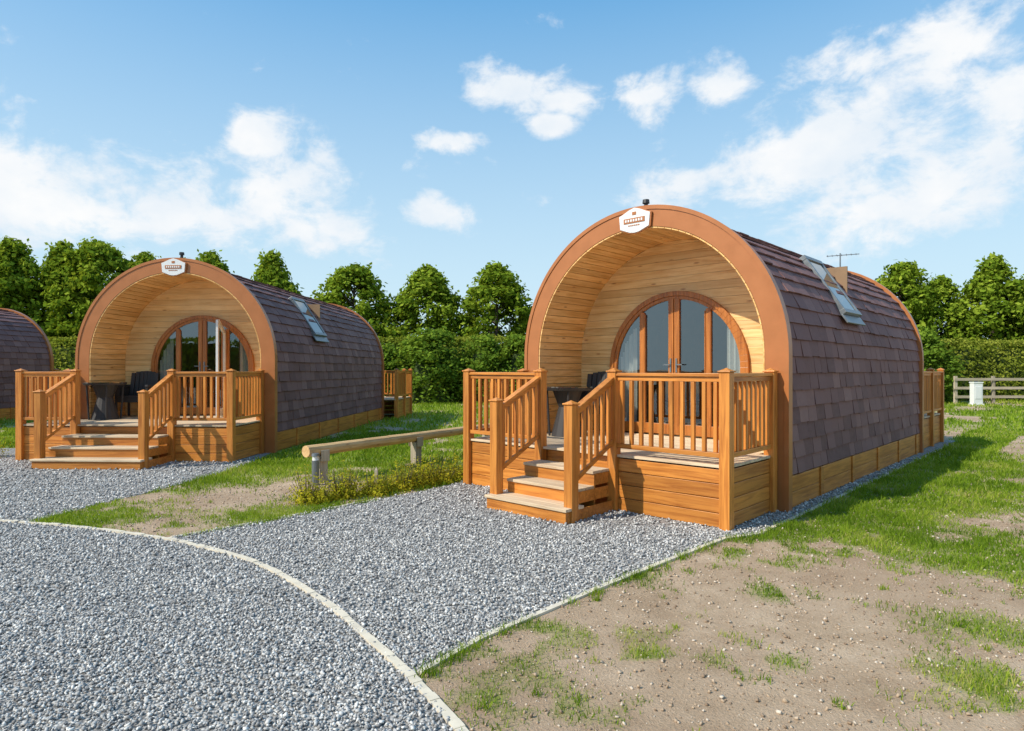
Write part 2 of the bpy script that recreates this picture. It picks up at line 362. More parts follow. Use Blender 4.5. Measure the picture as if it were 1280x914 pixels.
# ---------------------------------------------------------------- pod parts
def arch_pts(r,zs,zb,n=48):
    p=[(r,zb)]
    for i in range(n+1):
        t=math.pi*i/n; p.append((r*math.cos(t),zs+r*math.sin(t)))
    p.append((-r,zb)); return p
def arch_band(b,ro,ri,zs,zb,y0,y1,n=48,var=.5,mat=0):
    O=arch_pts(ro,zs,zb,n); I=arch_pts(ri,zs,zb,n)
    for i in range(len(O)-1):
        b.hexa([(O[i][0],y0,O[i][1]),(O[i+1][0],y0,O[i+1][1]),(O[i+1][0],y1,O[i+1][1]),(O[i][0],y1,O[i][1]),
                (I[i][0],y0,I[i][1]),(I[i+1][0],y0,I[i+1][1]),(I[i+1][0],y1,I[i+1][1]),(I[i][0],y1,I[i][1])][::-1],var,mat)
ZS=1.775; RO=1.97; RI=1.71; RS=1.89; ZT=.385; DZ=.64
def railing(b,p0,p1,z0,ends=0.05):
    p0=Vector((p0[0],p0[1],0));p1=Vector((p1[0],p1[1],0)); d=(p1-p0); L=d.length; u=d/L
    a=p0+u*ends; c=p1-u*ends
    b['rail'].beam(a+Vector((0,0,z0+.905)),c+Vector((0,0,z0+.905)),.09,.035)
    b['rail'].beam(a+Vector((0,0,z0+.86)),c+Vector((0,0,z0+.86)),.045,.05)
    b['rail'].beam(a+Vector((0,0,z0+.10)),c+Vector((0,0,z0+.10)),.06,.05)
    n=max(1,int(round((L-2*ends)/.118)))
    for i in range(n):
        q=a+(c-a)*((i+.5)/n)
        s=.02
        b['bal'].box(q.x-s,q.x+s,q.y-s,q.y+s,z0+.127,z0+.833)
def post(b,x,y,z0,z1,s=.056):
    b['post'].box(x-s,x+s,y-s,y+s,z0,z1)
    b['post'].box(x-s-.012,x+s+.012,y-s-.012,y+s+.012,z1,z1+.018)
    c=s-.002; z=z1+.018
    P=[(x-c,y-c,z),(x+c,y-c,z),(x+c,y+c,z),(x-c,y+c,z)]; T=(x,y,z+.03)
    for i in range(4): b['post'].face([P[i],P[(i+1)%4],T],.5)
def pod(P,L,xr,xl,sr,sl,rear,open_leaf=False,aerial=False):
    e=empty('camping_pod',(P[0],P[1],0),P[2])
    b=B(); arch_band(b,RS,RI+.03,ZS,.05,.087,L-.067,40); b.build('roof_shell',e,tilem)
    b=B(); exp=.2; H=ZS-ZT; tot=H+RS*math.pi/2; nc=int(round(tot/exp)); exp=tot/nc; tw=.30
    def pt(u,off,sgn):
        if u<=H: return (sgn*(RS+off),ZT+u)
        t=(u-H)/RS; return (sgn*(RS+off)*math.cos(t),ZS+(RS+off)*math.sin(t))
    for sgn in(1,-1):
        for c in range(nc):
            u0=c*exp-.012; u1=(c+1)*exp; y=.09-(.15 if c%2 else 0)+random.uniform(-.03,.03)
            while y<L-.07:
                w=tw*random.choice((.8,1,1,1.15)); ya=max(y+.004,.088); yb=min(y+w-.004,L-.068); y+=w
                if yb-ya<.03: continue
                du=random.uniform(-.008,.006); lo=random.uniform(.028,.044)
                A=pt(max(u0+du,0),lo,sgn);A2=pt(max(u0+du,0),lo-.02,sgn);Cc=pt(min(u1,tot),.009,sgn);D=pt(min(u1,tot),.001,sgn)
                vv=min(1,max(0,random.gauss(.45,.25)))
                b.hexa([(A2[0],ya,A2[1]),(A2[0],yb,A2[1]),(D[0],yb,D[1]),(D[0],ya,D[1]),(A[0],ya,A[1]),(A[0],yb,A[1]),(Cc[0],yb,Cc[1]),(Cc[0],ya,Cc[1])],vv)
    b.build('roof_tiles',e,tilem)
    b=B()
    b.beam((-.0,.09,ZS+RS+.03),(0,L-.07,ZS+RS+.03),.22,.03,var=.3); b.build('roof_ridge',e,tilem)
    b=B(); arch_band(b,RO,RI,ZS,.0,-.05,.085,56); arch_band(b,RO+.012,RO-.04,ZS,.0,-.062,-.052,56,.3); arch_band(b,RO,RI,ZS,0,L-.065,L+.05,40)
    b.build('arch_fascia',e,fasciam)
    b=B()
    for sg in(1,-1):
        for i,(z0,z1) in enumerate(((.01,.185),(.19,.372))):
            x=sg*1.925; b.box(min(x,x-sg*.04),max(x,x-sg*.04),.087,L-.067,z0,z1)
        y=1.2
        while y<L-.3:
            b.box(min(sg*1.926,sg*1.945),max(sg*1.926,sg*1.945),y-.05,y+.05,.0,.376); y+=1.35
    b.build('base_boards',e,w_y,bevel=.004)
    b=B(); z=.3
    while z<ZS+RI-.14:
        z1=z+.118
        def hw(zz): return RI if zz<ZS else math.sqrt(max(0,RI*RI-(zz-ZS)**2))
        b.hexa([(-hw(z),L-.1,z),(hw(z),L-.1,z),(hw(z),L-.08,z),(-hw(z),L-.08,z),(-hw(z1),L-.1,z1),(hw(z1),L-.1,z1),(hw(z1),L-.08,z1),(-hw(z1),L-.08,z1)]); z+=.12
    b.build('rear_wall',e,pine_x)
    bb={'rail':B(),'bal':B(),'post':B()}; x1,yb=rear
    for p in((x1,L+.12),(x1,L+.12+(yb-L)/2),(x1,yb),(-1.9,yb),(0,yb),(-1.9,L+.12)): post(bb,*p,0,DZ+.95)
    railing(bb,(x1,L+.12),(x1,L+.12+(yb-L)/2),DZ); railing(bb,(x1,L+.12+(yb-L)/2),(x1,yb),DZ); railing(bb,(x1,yb),(0,yb),DZ); railing(bb,(0,yb),(-1.9,yb),DZ); railing(bb,(-1.9,L+.12),(-1.9,yb),DZ)
    if x1>2.15: railing(bb,(1.97,L+.12),(x1,L+.12),DZ)
    for k in range(4):
        z=.01+k*.147
        bb['rail'].box(x1-.03,x1-.005,L+.18,yb-.06,z,z+.143); bb['rail'].box(-1.85,x1-.06,yb-.02,yb+.005,z,z+.143)
    bb['post'].build('rear_posts',e,w_z,.004); bb['bal'].build('rear_balusters',e,w_z); bb['rail'].build('rear_rails',e,w_y,.003)
    b=B(); y=L+.06
    while y<yb: b.box(-1.9,x1,y,y+.135,DZ-.028,DZ); y+=.14
    b.build('rear_deck',e,deckm)
    # skylight
    b=B(); t0,t1=math.radians(42),math.radians(71); R=RS+.055
    p0=Vector((R*math.sin(t0),0,ZS+R*math.cos(t0)));p1=Vector((R*math.sin(t1),0,ZS+R*math.cos(t1)))
    d=(p1-p0).normalized(); nrm=Vector((-d.z,0,d.x))
    if nrm.z<0: nrm=-nrm
    yA,yB=2.4,3.1
    up=Vector(nrm)
    for yy in(yA,yB): b.beam(p0+Vector((0,yy,0)),p1+Vector((0,yy,0)),.06,.10,up)
    for q in(p0,p1): b.beam(q+Vector((0,yA-.035,0)),q+Vector((0,yB+.035,0)),.07,.11,up)
    b.beam(p1+d*.11+Vector((0,yA-.08,0))-up*.01,p1+d*.11+Vector((0,yB+.08,0))-up*.01,.14,.025,up)
    b.build('skylight_frame',e,greym,bevel=.005)
    b=B(); b.face([p0+Vector((0,yA,0))+up*.035,p1+Vector((0,yA,0))+up*.035,p1+Vector((0,yB,0))+up*.035,p0+Vector((0,yB,0))+up*.035]); b.build('skylight_glass',e,glassm)
    # soffit
    b=B(); H=ZS-DZ; tot=2*H+math.pi*(RI-.006); n=int(tot/.105); yR=1.0; r=RI-.006
    def sp(u):
        if u<H: return Vector((r,0,DZ+u)),Vector((-1,0,0))
        if u<H+math.pi*r: t=(u-H)/r; return Vector((r*math.cos(t),0,ZS+r*math.sin(t))),Vector((-math.cos(t),0,-math.sin(t)))
        return Vector((-r,0,ZS-(u-H-math.pi*r))),Vector((1,0,0))
    for i in range(n):
        a,na=sp(tot*i/n+.0035); c,nc_=sp(tot*(i+1)/n-.0035); vv=random.random()
        Y0=Vector((0,-.045,0));Y1=Vector((0,yR,0)); T=.016
        b.hexa([a+Y0,c+Y0,c+Y1,a+Y1,a+na*T+Y0,c+nc_*T+Y0,c+nc_*T+Y1,a+na*T+Y1],vv)
    b.build('soffit_boards',e,pine_y)
    # front wall with arched opening
    dr=1.10; dzs=1.63
    b=B(); z=DZ
    def hw(zz): return RI-.02 if zz<ZS else math.sqrt(max(0,(RI-.02)**2-(zz-ZS)**2))
    def hd(zz):
        q=dr-.03
        return q if zz<dzs else (math.sqrt(q*q-(zz-dzs)**2) if zz-dzs<q else 0)
    while z<ZS+RI-.04:
        z1=min(z+.112,ZS+RI-.025); v_=random.random()
        if hd(z)<=0:
            b.hexa([(-hw(z),yR,z),(hw(z),yR,z),(hw(z),yR+.03,z),(-hw(z),yR+.03,z),(-hw(z1),yR,z1),(hw(z1),yR,z1),(hw(z1),yR+.03,z1),(-hw(z1),yR+.03,z1)],v_)
        else:
            for s in(-1,1):
                xs_=sorted((s*hd(z),s*hw(z))); xt=sorted((s*hd(z1),s*hw(z1)))
                b.hexa([(xs_[0],yR,z),(xs_[1],yR,z),(xs_[1],yR+.03,z),(xs_[0],yR+.03,z),(xt[0],yR,z1),(xt[1],yR,z1),(xt[1],yR+.03,z1),(xt[0],yR+.03,z1)],v_)
        z+=.1155
    b.build('front_wall_boards',e,pine_x)
    # room behind the doors
    b=B(); b.box(-1.62,1.62,3.4,3.43,DZ-.05,3.2); b.box(-1.65,-1.62,yR+.04,3.43,DZ-.05,2.7); b.box(1.62,1.65,yR+.04,3.43,DZ-.05,2.7); b.box(-1.65,1.65,yR+.04,3.43,DZ-.08,DZ-.052)
    b.box(-1.3,-.5,2.2,3.2,DZ-.05,DZ+.42); b.box(-1.3,-.5,3.0,3.2,DZ+.42,DZ+.85); b.box(.5,1.5,1.9,3.3,DZ-.05,DZ+.5); b.build('room_interior',e,roomm)
    b=B()
    for s in(-1,1):
        px=[]; 
        for k in range(17):
            xx=s*(.72+.30*k/16); px.append((xx,yR+.13+.022*math.sin(k*1.57)))
        for k in range(16):
            zt_=dzs+math.sqrt(max(0,1.0-px[k][0]**2))*.9
            b.face([(px[k][0],px[k][1],DZ+.03),(px[k+1][0],px[k+1][1],DZ+.03),(px[k+1][0],px[k+1][1],zt_),(px[k][0],px[k][1],zt_)],.5)
    b.build('curtains',e,curtm)
    q=B(); arch_band(q,dr,dr-.07,dzs,DZ+.01,yR-.06,yR-.002,40); arch_band(q,dr-.072,dr-.12,dzs,DZ+.01,yR-.045,yR-.004,40)
    def zt(x): return dzs+math.sqrt(max(0,(dr-.1)**2-x*x))
    for xm,w in((-.53,.075),(-.046,.08),(.046,.08),(.53,.075)):
        q.box(xm-w/2,xm+w/2,yR-.05,yR-.006,DZ+.02,zt(abs(xm)+w/2)-.002)
    for xm in(-.53,.53): q.box(xm-.056 if xm>0 else xm+.039,xm-.039 if xm>0 else xm+.056,yR-.056,yR-.01,DZ+.02,zt(.6)-.01)
    for xa,xb in((-.98,-.57),(-.475,-.088),(.088,.475),(.57,.98)):
        q.box(xa,xb,yR-.047,yR-.008,DZ+.02,DZ+.17)
    q.build('door_frame',e,framem,bevel=.004)
    b=B(); pts=arch_pts(dr-.05,dzs,DZ+.02,40); b.face([(x,yR-.018,z) for x,z in pts][::-1]); b.build('door_glass',e,clearm)
    b=B()
    for xm in(-.046,.046):
        b.box(xm-.012,xm+.012,yR-.062,yR-.052,DZ+.92,DZ+1.12); b.beam((xm,yR-.08,DZ+1.03),(xm+math.copysign(.1,xm),yR-.08,DZ+1.03),.016,.016)
    b.build('door_handles',e,greym)
    if open_leaf:
        b=B(); hx=.49; ang=math.radians(100); ux,uy=-math.cos(ang),-math.sin(ang)
        def lp(s,z): return (hx+ux*s,yR-.06+uy*s,z)
        W=.46
        b.beam(lp(.03,DZ+.03),lp(.03,2.38),.045,.07,(ux,uy,0)); b.beam(lp(W,DZ+.03),lp(W,2.6),.045,.07,(ux,uy,0))
        b.beam(lp(0.05,DZ+.1),lp(W-.03,DZ+.1),.045,.14); b.beam(lp(.05,2.36),lp(W-.03,2.58),.045,.07); b.build('open_door_leaf',e,whitem,.003)
        b=B(); b.face([lp(.05,DZ+.15),lp(W-.02,DZ+.15),lp(W-.02,2.55),lp(.05,2.33)]); b.build('open_door_glass',e,clearm)
    # badge
    b=B(); zc=ZS+RO-.17
    def plate(s,y0,y1,mat,dx=.235,dy=.165):
        out=[(-dx*.8,dy*.55),(-dx*.35,dy*.85),(0,dy),(dx*.35,dy*.85),(dx*.8,dy*.55),(dx,dy*.45),(dx*.93,-dy*.6),(dx*.3,-dy*.95),(0,-dy),(-dx*.3,-dy*.95),(-dx*.93,-dy*.6),(-dx,dy*.45)]
        out=[(x*s,z*s) for x,z in out]; n=len(out)
        b.face([(x,y0,zc+z) for x,z in out][::-1],.5,mat)
        for i in range(n):
            j=(i+1)%n; b.face([(out[i][0],y0,zc+out[i][1]),(out[j][0],y0,zc+out[j][1]),(out[j][0],y1,zc+out[j][1]),(out[i][0],y1,zc+out[i][1])],.5,mat)
    plate(1.08,-.085,-.06,1); plate(1.0,-.095,-.084,0)
    b.box(-.16,.16,-.102,-.0955,zc-.035,zc+.03,.2,1)
    for k in range(7): b.box(-.135+k*.04,-.135+k*.04+.024,-.106,-.1025,zc-.018,zc+.014,.5,0)
    for k in range(6): b.box(-.09+k*.03,-.09+k*.03+.02,-.1,-.0955,zc-.075,zc-.06,.5,1)
    b.box(-.03,.03,-.1,-.0955,zc+.07,zc+.11,.5,1)
    b.build('badge_sign',e,[whitem,fasciam])
    b=B(); b.cone((-.03,.25,ZS+RS),(-.03,.25,ZS+RS+.22),.028,.028); b.cone((-.03,.25,ZS+RS+.2),(-.03,.25,ZS+RS+.25),.05,.045); b.beam((-.03,.2,ZS+RS+.1),(-.33,.12,ZS+RS-.0),.012,.012)
    b.build('vent_pipe',e,blackm)
    if aerial:
        b=B(); b.cone((.75,L-.9,ZS+RS-.25),(.75,L-.9,ZS+RS+.2),.014,.012)
        b.beam((.5,L-.9,ZS+RS+.17),(1.05,L-.75,ZS+RS+.17),.014,.014)
        for k in range(7):
            c=Vector((.52+k*.08,L-.9+k*.02,ZS+RS+.17)); b.beam(c-Vector((.03,-.12,0)),c+Vector((.03,-.12,0)),.006,.006)
        b.beam((.5,L-.9,ZS+RS+.1),(.5,L-.9,ZS+RS+.26),.1,.01); b.build('tv_aerial',e,greym)
    # deck
    b=B(); yF=-1.27; y=yF-.02
    while y<yR-.06:
        y1=min(y+.137,yR-.064); w0=xr+.02; w1=xl-.02
        if y1>-.07: w0=min(w0,RI-.03); w1=max(w1,-RI+.03)
        b.box(w1,w0,y,y1,DZ-.028,DZ); y+=.142
    b.build('deck_boards',e,deckm,bevel=.004)
    bb={'rail':B(),'bal':B(),'post':B()}; sk=B(); sky=B()
    ytop=DZ+.93
    for p in((xr,yF),(sr,yF),(sl,yF),(xl,yF)): post(bb,*p,0,ytop)
    for p in((xr,-.14),(xl,-.14)): post(bb,*p,0,ytop)
    railing(bb,(xr,yF),(sr,yF),DZ); railing(bb,(sl,yF),(xl,yF),DZ); 
    bs={'rail':B(),'bal':bb['bal'],'post':bb['post']}
    railing(bs,(xr,yF),(xr,-.14),DZ); railing(bs,(xl,yF),(xl,-.14),DZ)
    for kk in range(4):
        z=.01+kk*.148; zz=z+.142
        for a,c in((sr+.057,xr-.057),(xl+.057,sl-.057)): sk.box(a,c,yF+.0,yF+.022,z,zz)
        sk.box(sl+.057,sr-.057,yF+.06,yF+.08,z,zz)
        for x in(xr,xl): sky.box(x-.011,x+.011,yF+.057,-.197,z,zz)
    tr=.29; st=B(); ri=B()
    for i in range(3):
        zt_=.16*(i+1); yA=yF-.05-tr*(3-i); yB=yA+tr
        x0s,x1s=(sl-.03,sr+.03) if i<1 else (sl+.03,sr-.03)
        for kk in range(2):
            st.box(x0s-.02*(i==0),x1s+.02*(i==0),yA-.02+kk*.158,yA-.02+kk*.158+.152,zt_-.032,zt_)
        ri.box(x0s,x1s,yA,yA+.02,.005,zt_-.034)
        ri.box(x0s,x0s+.02,yA+.022,yF+.05,zt_-.16+.002,zt_-.034); ri.box(x1s-.02,x1s,yA+.022,yF+.05,zt_-.16+.002,zt_-.034)
    st.build('stair_treads',e,deckm,.005); ri.build('stair_risers',e,w_x,.003)
    yN=yF-.05-tr*3+.13
    for x in(sr,sl):
        post(bb,x,yN,0,1.23)
        a=Vector((x,yN+.05,1.17));c=Vector((x,yF-.05,1.5))
        bs['rail'].beam(a,c,.085,.035,(0,0,1)); bs['rail'].beam(a-Vector((0,0,.045)),c-Vector((0,0,.045)),.045,.05)
        a2=Vector((x,yN+.05,.43));c2=Vector((x,yF-.05,.78)); bs['rail'].beam(a2,c2,.05,.05)
        n=6
        for i in range(n):
            f=(i+.5)/n; q=a.lerp(c,f); q2=a2.lerp(c2,f)
            bb['bal'].box(x-.02,x+.02,q.y-.02,q.y+.02,q2.z+.02,q.z-.06)
    bb['post'].build('deck_posts',e,w_z,.006); bb['bal'].build('balusters',e,w_z,.003); bb['rail'].build('front_rails',e,w_x,.004); bs['rail'].build('side_rails',e,w_y,.004)
    sk.build('deck_skirt_front',e,w_x,.005); sky.build('deck_skirt_side',e,w_y,.005)
    return e
pod(RP,7.0,1.81,-1.94,.475,-.62,(1.86,9.4),aerial=True)
pod(LP,8.3,1.73,-2.05,.68,-1.06,(2.35,10.6),open_leaf=True)
pod(TP,8.3,1.73,-2.05,.68,-1.06,(2.0,10.4))
# furniture
def table(P,lx,ly):
    X,Y=loc2w(P,lx,ly); e=empty('rattan_table',(X,Y,DZ),P[2]+.3)
    b=B(); b.cone((0,0,.70),(0,0,.715),.36,.36,28); b.build('glass_top',e,glassm)
    b=B(); b.cone((0,0,.66),(0,0,.698),.35,.37,28); b.cone((0,0,.0),(0,0,.42),.24,.13,16); b.cone((0,0,.42),(0,0,.66),.13,.22,16)
    for k in range(4):
        t=k*math.pi/2+.4; b.cone((.26*math.cos(t),.26*math.sin(t),0),(.3*math.cos(t),.3*math.sin(t),.66),.018,.018,8)
    b.build('woven_base',e,darkm)
def chair(P,lx,ly,rz):
    X,Y=loc2w(P,lx,ly); e=empty('rattan_chair',(X,Y,DZ),P[2]+rz)
    b=B(); b.box(-.27,.27,-.27,.25,.30,.43)
    n=7
    for i in range(n):
        x=-.27+.54*(i+.5)/n; c=.05*(abs(i-3)/3)**2
        b.hexa([(x-.0375,.22-c,.43),(x+.0375,.22-c,.43),(x+.0375,.27-c,.43),(x-.0375,.27-c,.43),(x-.0375,.31-c,.93-c*.8),(x+.0375,.31-c,.93-c*.8),(x+.0375,.35-c,.93-c*.8),(x-.0375,.35-c,.93-c*.8)])
    for s in(-1,1):
        b.box(min(s*.27,s*.33),max(s*.27,s*.33),-.27,.24,.60,.65); b.box(min(s*.28,s*.32),max(s*.28,s*.32),-.26,-.22,0,.6); b.box(min(s*.28,s*.32),max(s*.28,s*.32),.2,.24,0,.6)
        b.box(min(s*.285,s*.315),max(s*.285,s*.315),-.2,.19,.30,.598)
    b.build('woven_seat',e,darkm,.008)
table(RP,-1.15,-.05); chair(RP,-1.15,.6,.1)
table(LP,-1.35,-.1); chair(LP,-1.15,.6,.1)
# ---------------------------------------------------------------- knee rail
e=empty('log_barrier_rail',(-2.75,9.08,0),math.atan2(1.77,1.12)); b=B()
for k in range(10):
    r0=.082-.0012*k+random.uniform(-.003,.003)
    b.cone((-.22+k*.54,random.uniform(-.004,.004),.46),(-.22+(k+1)*.54+.002,0,.458),r0,.081-.0012*k,12,var=.5,caps=k in(0,9))
b.build('log_rail',e,logm)
b=B()
for xx in(0.05,2.1,4.2):
    b.box(xx-.075,xx+.075,-.06,.06,-.05,.375); b.box(xx-.075,xx+.075,-.1,-.085,.30,.46); b.box(xx-.075,xx+.075,.085,.10,.30,.46)
b.build('barrier_posts',e,palez,.006)
e=empty('bollard_light',(-2.72,8.86,0)); b=B(); b.cone((0,0,0),(0,0,.34),.05,.05,16,mat=0); b.cone((0,0,.342),(0,0,.40),.042,.042,16,mat=1); b.cone((0,0,.402),(0,0,.44),.056,.05,16,mat=0); b.build('bollard_body',e,[greym,whitem])
# ---------------------------------------------------------------- foliage
def leafcloud(centers,outn,size,var):
    n=len(centers); nn=outn*.7+rng.normal(size=(n,3))*.5; nn[:,2]+=.25; nn/=np.linalg.norm(nn,axis=1)[:,None]
    a=np.cross(nn,rng.normal(size=(n,3))); a/=np.linalg.norm(a,axis=1)[:,None]; c=np.cross(nn,a)
    s=size*rng.uniform(.6,1.3,n); s=s[:,None]
    V=np.stack([centers-a*s*.5,centers+c*s*.3+a*s*.05,centers+a*s*.5,centers-c*s*.3+a*s*.05],1).reshape(-1,3)
    F=(np.arange(n)*4)[:,None]+np.arange(4)[None]
    return V,F,np.clip(var,0,1)
def rdir(n): d=rng.normal(size=(n,3)); return d/np.linalg.norm(d,axis=1)[:,None]
def crown(R,H,z0,ncl,nl,size,prof,cr=(.5,.95)):
    cs=[];C_=[];O=[];VV=[]
    for i in range(ncl):
        t=rng.uniform(.0,.97)**.85; a=rng.uniform(0,2*np.pi); rad=rng.uniform(*cr)*(1-.35*t)
        rr=max(0,R*prof(t)*rng.uniform(.86,1.12)-rad*.35)*rng.uniform(.05,1)**.3
        c=np.array([rr*np.cos(a),rr*np.sin(a),z0+t*(H-z0-rad*.4)]); cs.append((c,rad))
        st=rng.uniform(.7,1.35,3)
        d=rdir(nl); r=rad*np.clip(rng.normal(.8,.28,nl),.1,1.6)[:,None]*np.array([1,1,.9])*st
        C_.append(c+d*r); O.append(d); VV.append(rng.uniform(.0,.55)+rng.uniform(0,.4,nl)+d[:,2]*.18)
    ns=nl*6; t=rng.uniform(0.05,1,ns); a=rng.uniform(0,2*np.pi,ns); rr=R*np.array([prof(q) for q in t])*rng.uniform(.85,1.14,ns)
    C_.append(np.stack([rr*np.cos(a),rr*np.sin(a),z0+t*(H-z0)],-1)); O.append(np.stack([np.cos(a),np.sin(a),.3+0*a],-1)); VV.append(rng.uniform(.2,1,ns))
    return np.concatenate(C_),np.concatenate(O),np.concatenate(VV),cs
variants=[]
for k in range(5):
    pk=(.38,.30,.45,.34,.5)[k]; pw=(.75,.6,.9,1.05,.65)[k]
    def tree_prof(t,pk=pk,pw=pw):
        return (math.sin(math.pi*(.5*min(1,t/pk)))*.35+.65) if t<pk else max(.05,math.cos((t-pk)/(1-pk)*math.pi/2)**pw)
    c,o,vv,cs=crown(2.1,7.6,.7,150,105,.24,tree_prof,(.3,.75))
    V,F,vv=leafcloud(c,o,.24,vv); me=np_mesh('crown',V,F,vv,leaf_tree)
    b=B(); b.cone((0,0,0),(0,0,2.2),.17,.12,9); b.cone((0,0,2.2),(.05,0,6.2),.12,.03,7)
    for cc,rad in cs[:22]:
        z=max(1.2,cc[2]-1.0); b.cone((0,0,z),tuple(cc),.045,.012,5)
    ob=b.build('trunk_tmp',None,barkm); tm=ob.data; bpy.data.objects.remove(ob); variants.append((me,tm))
def tree(x,y,h,w,k):
    e=empty('broadleaf_tree',(x,y,0),random.uniform(0,6)); me,tm=variants[k%5]
    link(bpy.data.objects.new('crown',me),e); link(bpy.data.objects.new('trunk',tm),e)
    e.scale=(w,w,h/7.7)
TR=[(-34,9.2,1.4),(-31.3,9.3,1.3),(-28.6,9.2,1.25),(-26.2,9.1,1.15),(-23.9,9.2,1.2),(-21.6,8.6,1.15),(-19.5,8.2,1.1),(-17.1,8.4,1.05),(-13.6,8.35,1.12),(-9.2,7.8,1.2),(-4.9,7.75,1.2),(-.9,7.75,1.25),(3.4,7.2,1.1),(8,7.3,1.1),(13,7.2,1.1),(18,7.7,1.0),(22.8,8.0,1.15),(25.3,7.2,1.05),(27.3,8.15,1.15),(30.2,7.2,1.15),(33.5,7.6,1.2),(-38,9,1.4),(38,7.8,1.2)]
for i,(x,h,w) in enumerate(TR): tree(x,37+random.uniform(-.8,.8),h,w*.97,i)
def massmesh(x0,x1,yc,h,depth,n,size,mat,name,seed=0,top_s=.35,face=-1):
    e=empty(name,((x0+x1)/2,yc,0)); L=x1-x0
    x=rng.uniform(-L/2,L/2,n); s=rng.random(n)
    top=h*(1+.08*(fbm((x+seed*7)*.5,x*0+.5,seed)-.5)*2)
    isT=s<top_s
    y=np.where(isT,rng.uniform(-depth/2,depth/2,n),face*depth/2)+rng.normal(0,.12,n)
    z=np.where(isT,top,top*rng.random(n))+rng.normal(0,.07,n)
    y+= face*np.where(isT,0,(fbm(x*1.1,z*1.1,seed+4)-.5)*.7)
    on=np.stack([0*x,np.where(isT,0,1.*face),np.where(isT,1.,.2)],-1)
    vv=fbm(x*1.6,z*1.6,seed+8)*.9-.15+rng.uniform(0,.35,n)+.15*isT
    V,F,vv=leafcloud(np.stack([x,y,z],-1),on,size,vv); link(bpy.data.objects.new('leaves',np_mesh('leaves',V,F,vv,mat)),e)
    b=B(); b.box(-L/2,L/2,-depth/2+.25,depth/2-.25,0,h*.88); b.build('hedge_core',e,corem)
massmesh(-45,3,34.6,3.2,1.6,38000,.17,leaf_hedge,'hedge',1)
massmesh(3,45,33.4,3.0,1.6,32000,.17,leaf_hedge,'hedge',5)
massmesh(-50,50,-32,4.5,2,12000,.55,leaf_tree,'reflection_hedgerow',12,.2,1)  # unseen hedgerow added behind the camera for reflections in the glass
bush_prof=lambda t: math.sqrt(max(0,1-(max(0,t-.35)/.68)**2))
bv=[]
for k in range(3):
    c,o,vv,cs=crown(1.25,3.6,.0,80,130,.15,bush_prof,(.3,.55)); V,F,vv=leafcloud(c,o,.15,vv); bv.append((np_mesh('leaves',V,F,vv,leaf_bush)))
def bush(x,y,h,w,k):
    e=empty('round_bush',(x,y,0),random.uniform(0,6)); link(bpy.data.objects.new('leaves',bv[k%3]),e); e.scale=(w,w,h/3.75)
    b=B(); b.cone((0,0,0),(0,0,2.6),.75,.35,8); b.build('inner_branches',e,corem)
for i,(x,h,w) in enumerate([(-6.4,3.0,1.0),(-4.0,3.75,1.4),(-1.5,3.4,1.1),(.4,3.4,1.1),(2.8,3.4,1.2),(19.8,3.65,1.3),(16.8,3.5,1.2)]): bush(x,31.2+random.uniform(-.3,.3),h,w,i)
def lowshrub(x,y,h,r,n=900):
    e=empty('low_shrub',(x,y,0)); d=rdir(n); d[:,2]=np.abs(d[:,2]); rr=rng.uniform(.35,1.05,n)[:,None]
    lump=1+.5*(vnoise(d[:,0]*3+x*9,d[:,1]*3+y*9,3)[:,None]-.5)*2
    c=d*rr*lump*np.array([r,r,h]); 
    V,F,vv=leafcloud(c,d,.034,rng.uniform(0,.5,n)+.5*vnoise(c[:,0]*14,c[:,1]*14,7)*1.0)
    link(bpy.data.objects.new('leaves',np_mesh('leaves',V,F,vv,leaf_low)),e)
    b=B()
    for k in range(26):
        t=random.uniform(0,6.28); q=random.uniform(.2,.9); b.cone((.03*math.cos(t),.03*math.sin(t),0),(r*q*math.cos(t),r*q*math.sin(t),h*random.uniform(.6,1.15)),.004,.002,4)
    b.build('stems',e,barkm)
for i in range(14):
    t=i/13; x=-2.42+1.75*t+random.uniform(-.06,.06); y=7.62+1.75*t+random.uniform(-.1,.1)
    lowshrub(x,y,random.uniform(.15,.38),random.uniform(.17,.26))
lowshrub(-9.6,11.6,.6,.4,1700); lowshrub(-9.1,12.3,.4,.3,900)
b=B(); e=empty('marker_stake',(-1.75,8.25,0)); b.box(-.02,.02,-.02,.02,-.02,.30); b.hexa([(-.02,-.02,.302),(.02,-.02,.302),(.02,.02,.302),(-.02,.02,.302),(-.004,-.004,.34),(.004,-.004,.34),(.004,.004,.34),(-.004,.004,.34)]); b.build('stake',e,palez)
# fence
e=empty('post_and_rail_fence',(20.3,29.3,0),math.radians(3)); b=B(); c=B(); x=0
while x<17: b.box(x-.06,x+.06,-.05,.05,0,1.3); x+=1.8
for z in(.35,.75,1.15): c.box(-.1,16.4,-.09,-.052,z-.06,z+.06)
b.build('fence_posts',e,palez); c.build('fence_rails',e,palew)
e=empty('utility_pedestal',(20.6,28.4,0)); b=B(); b.box(-.2,.2,-.13,.13,.08,1.0); b.box(-.22,.22,-.15,.15,1.0,1.05); b.box(-.24,.24,-.17,.17,0,.078); b.box(-.15,.15,-.145,-.132,.3,.85,mat=0); b.build('cabinet',e,whitem,.01)
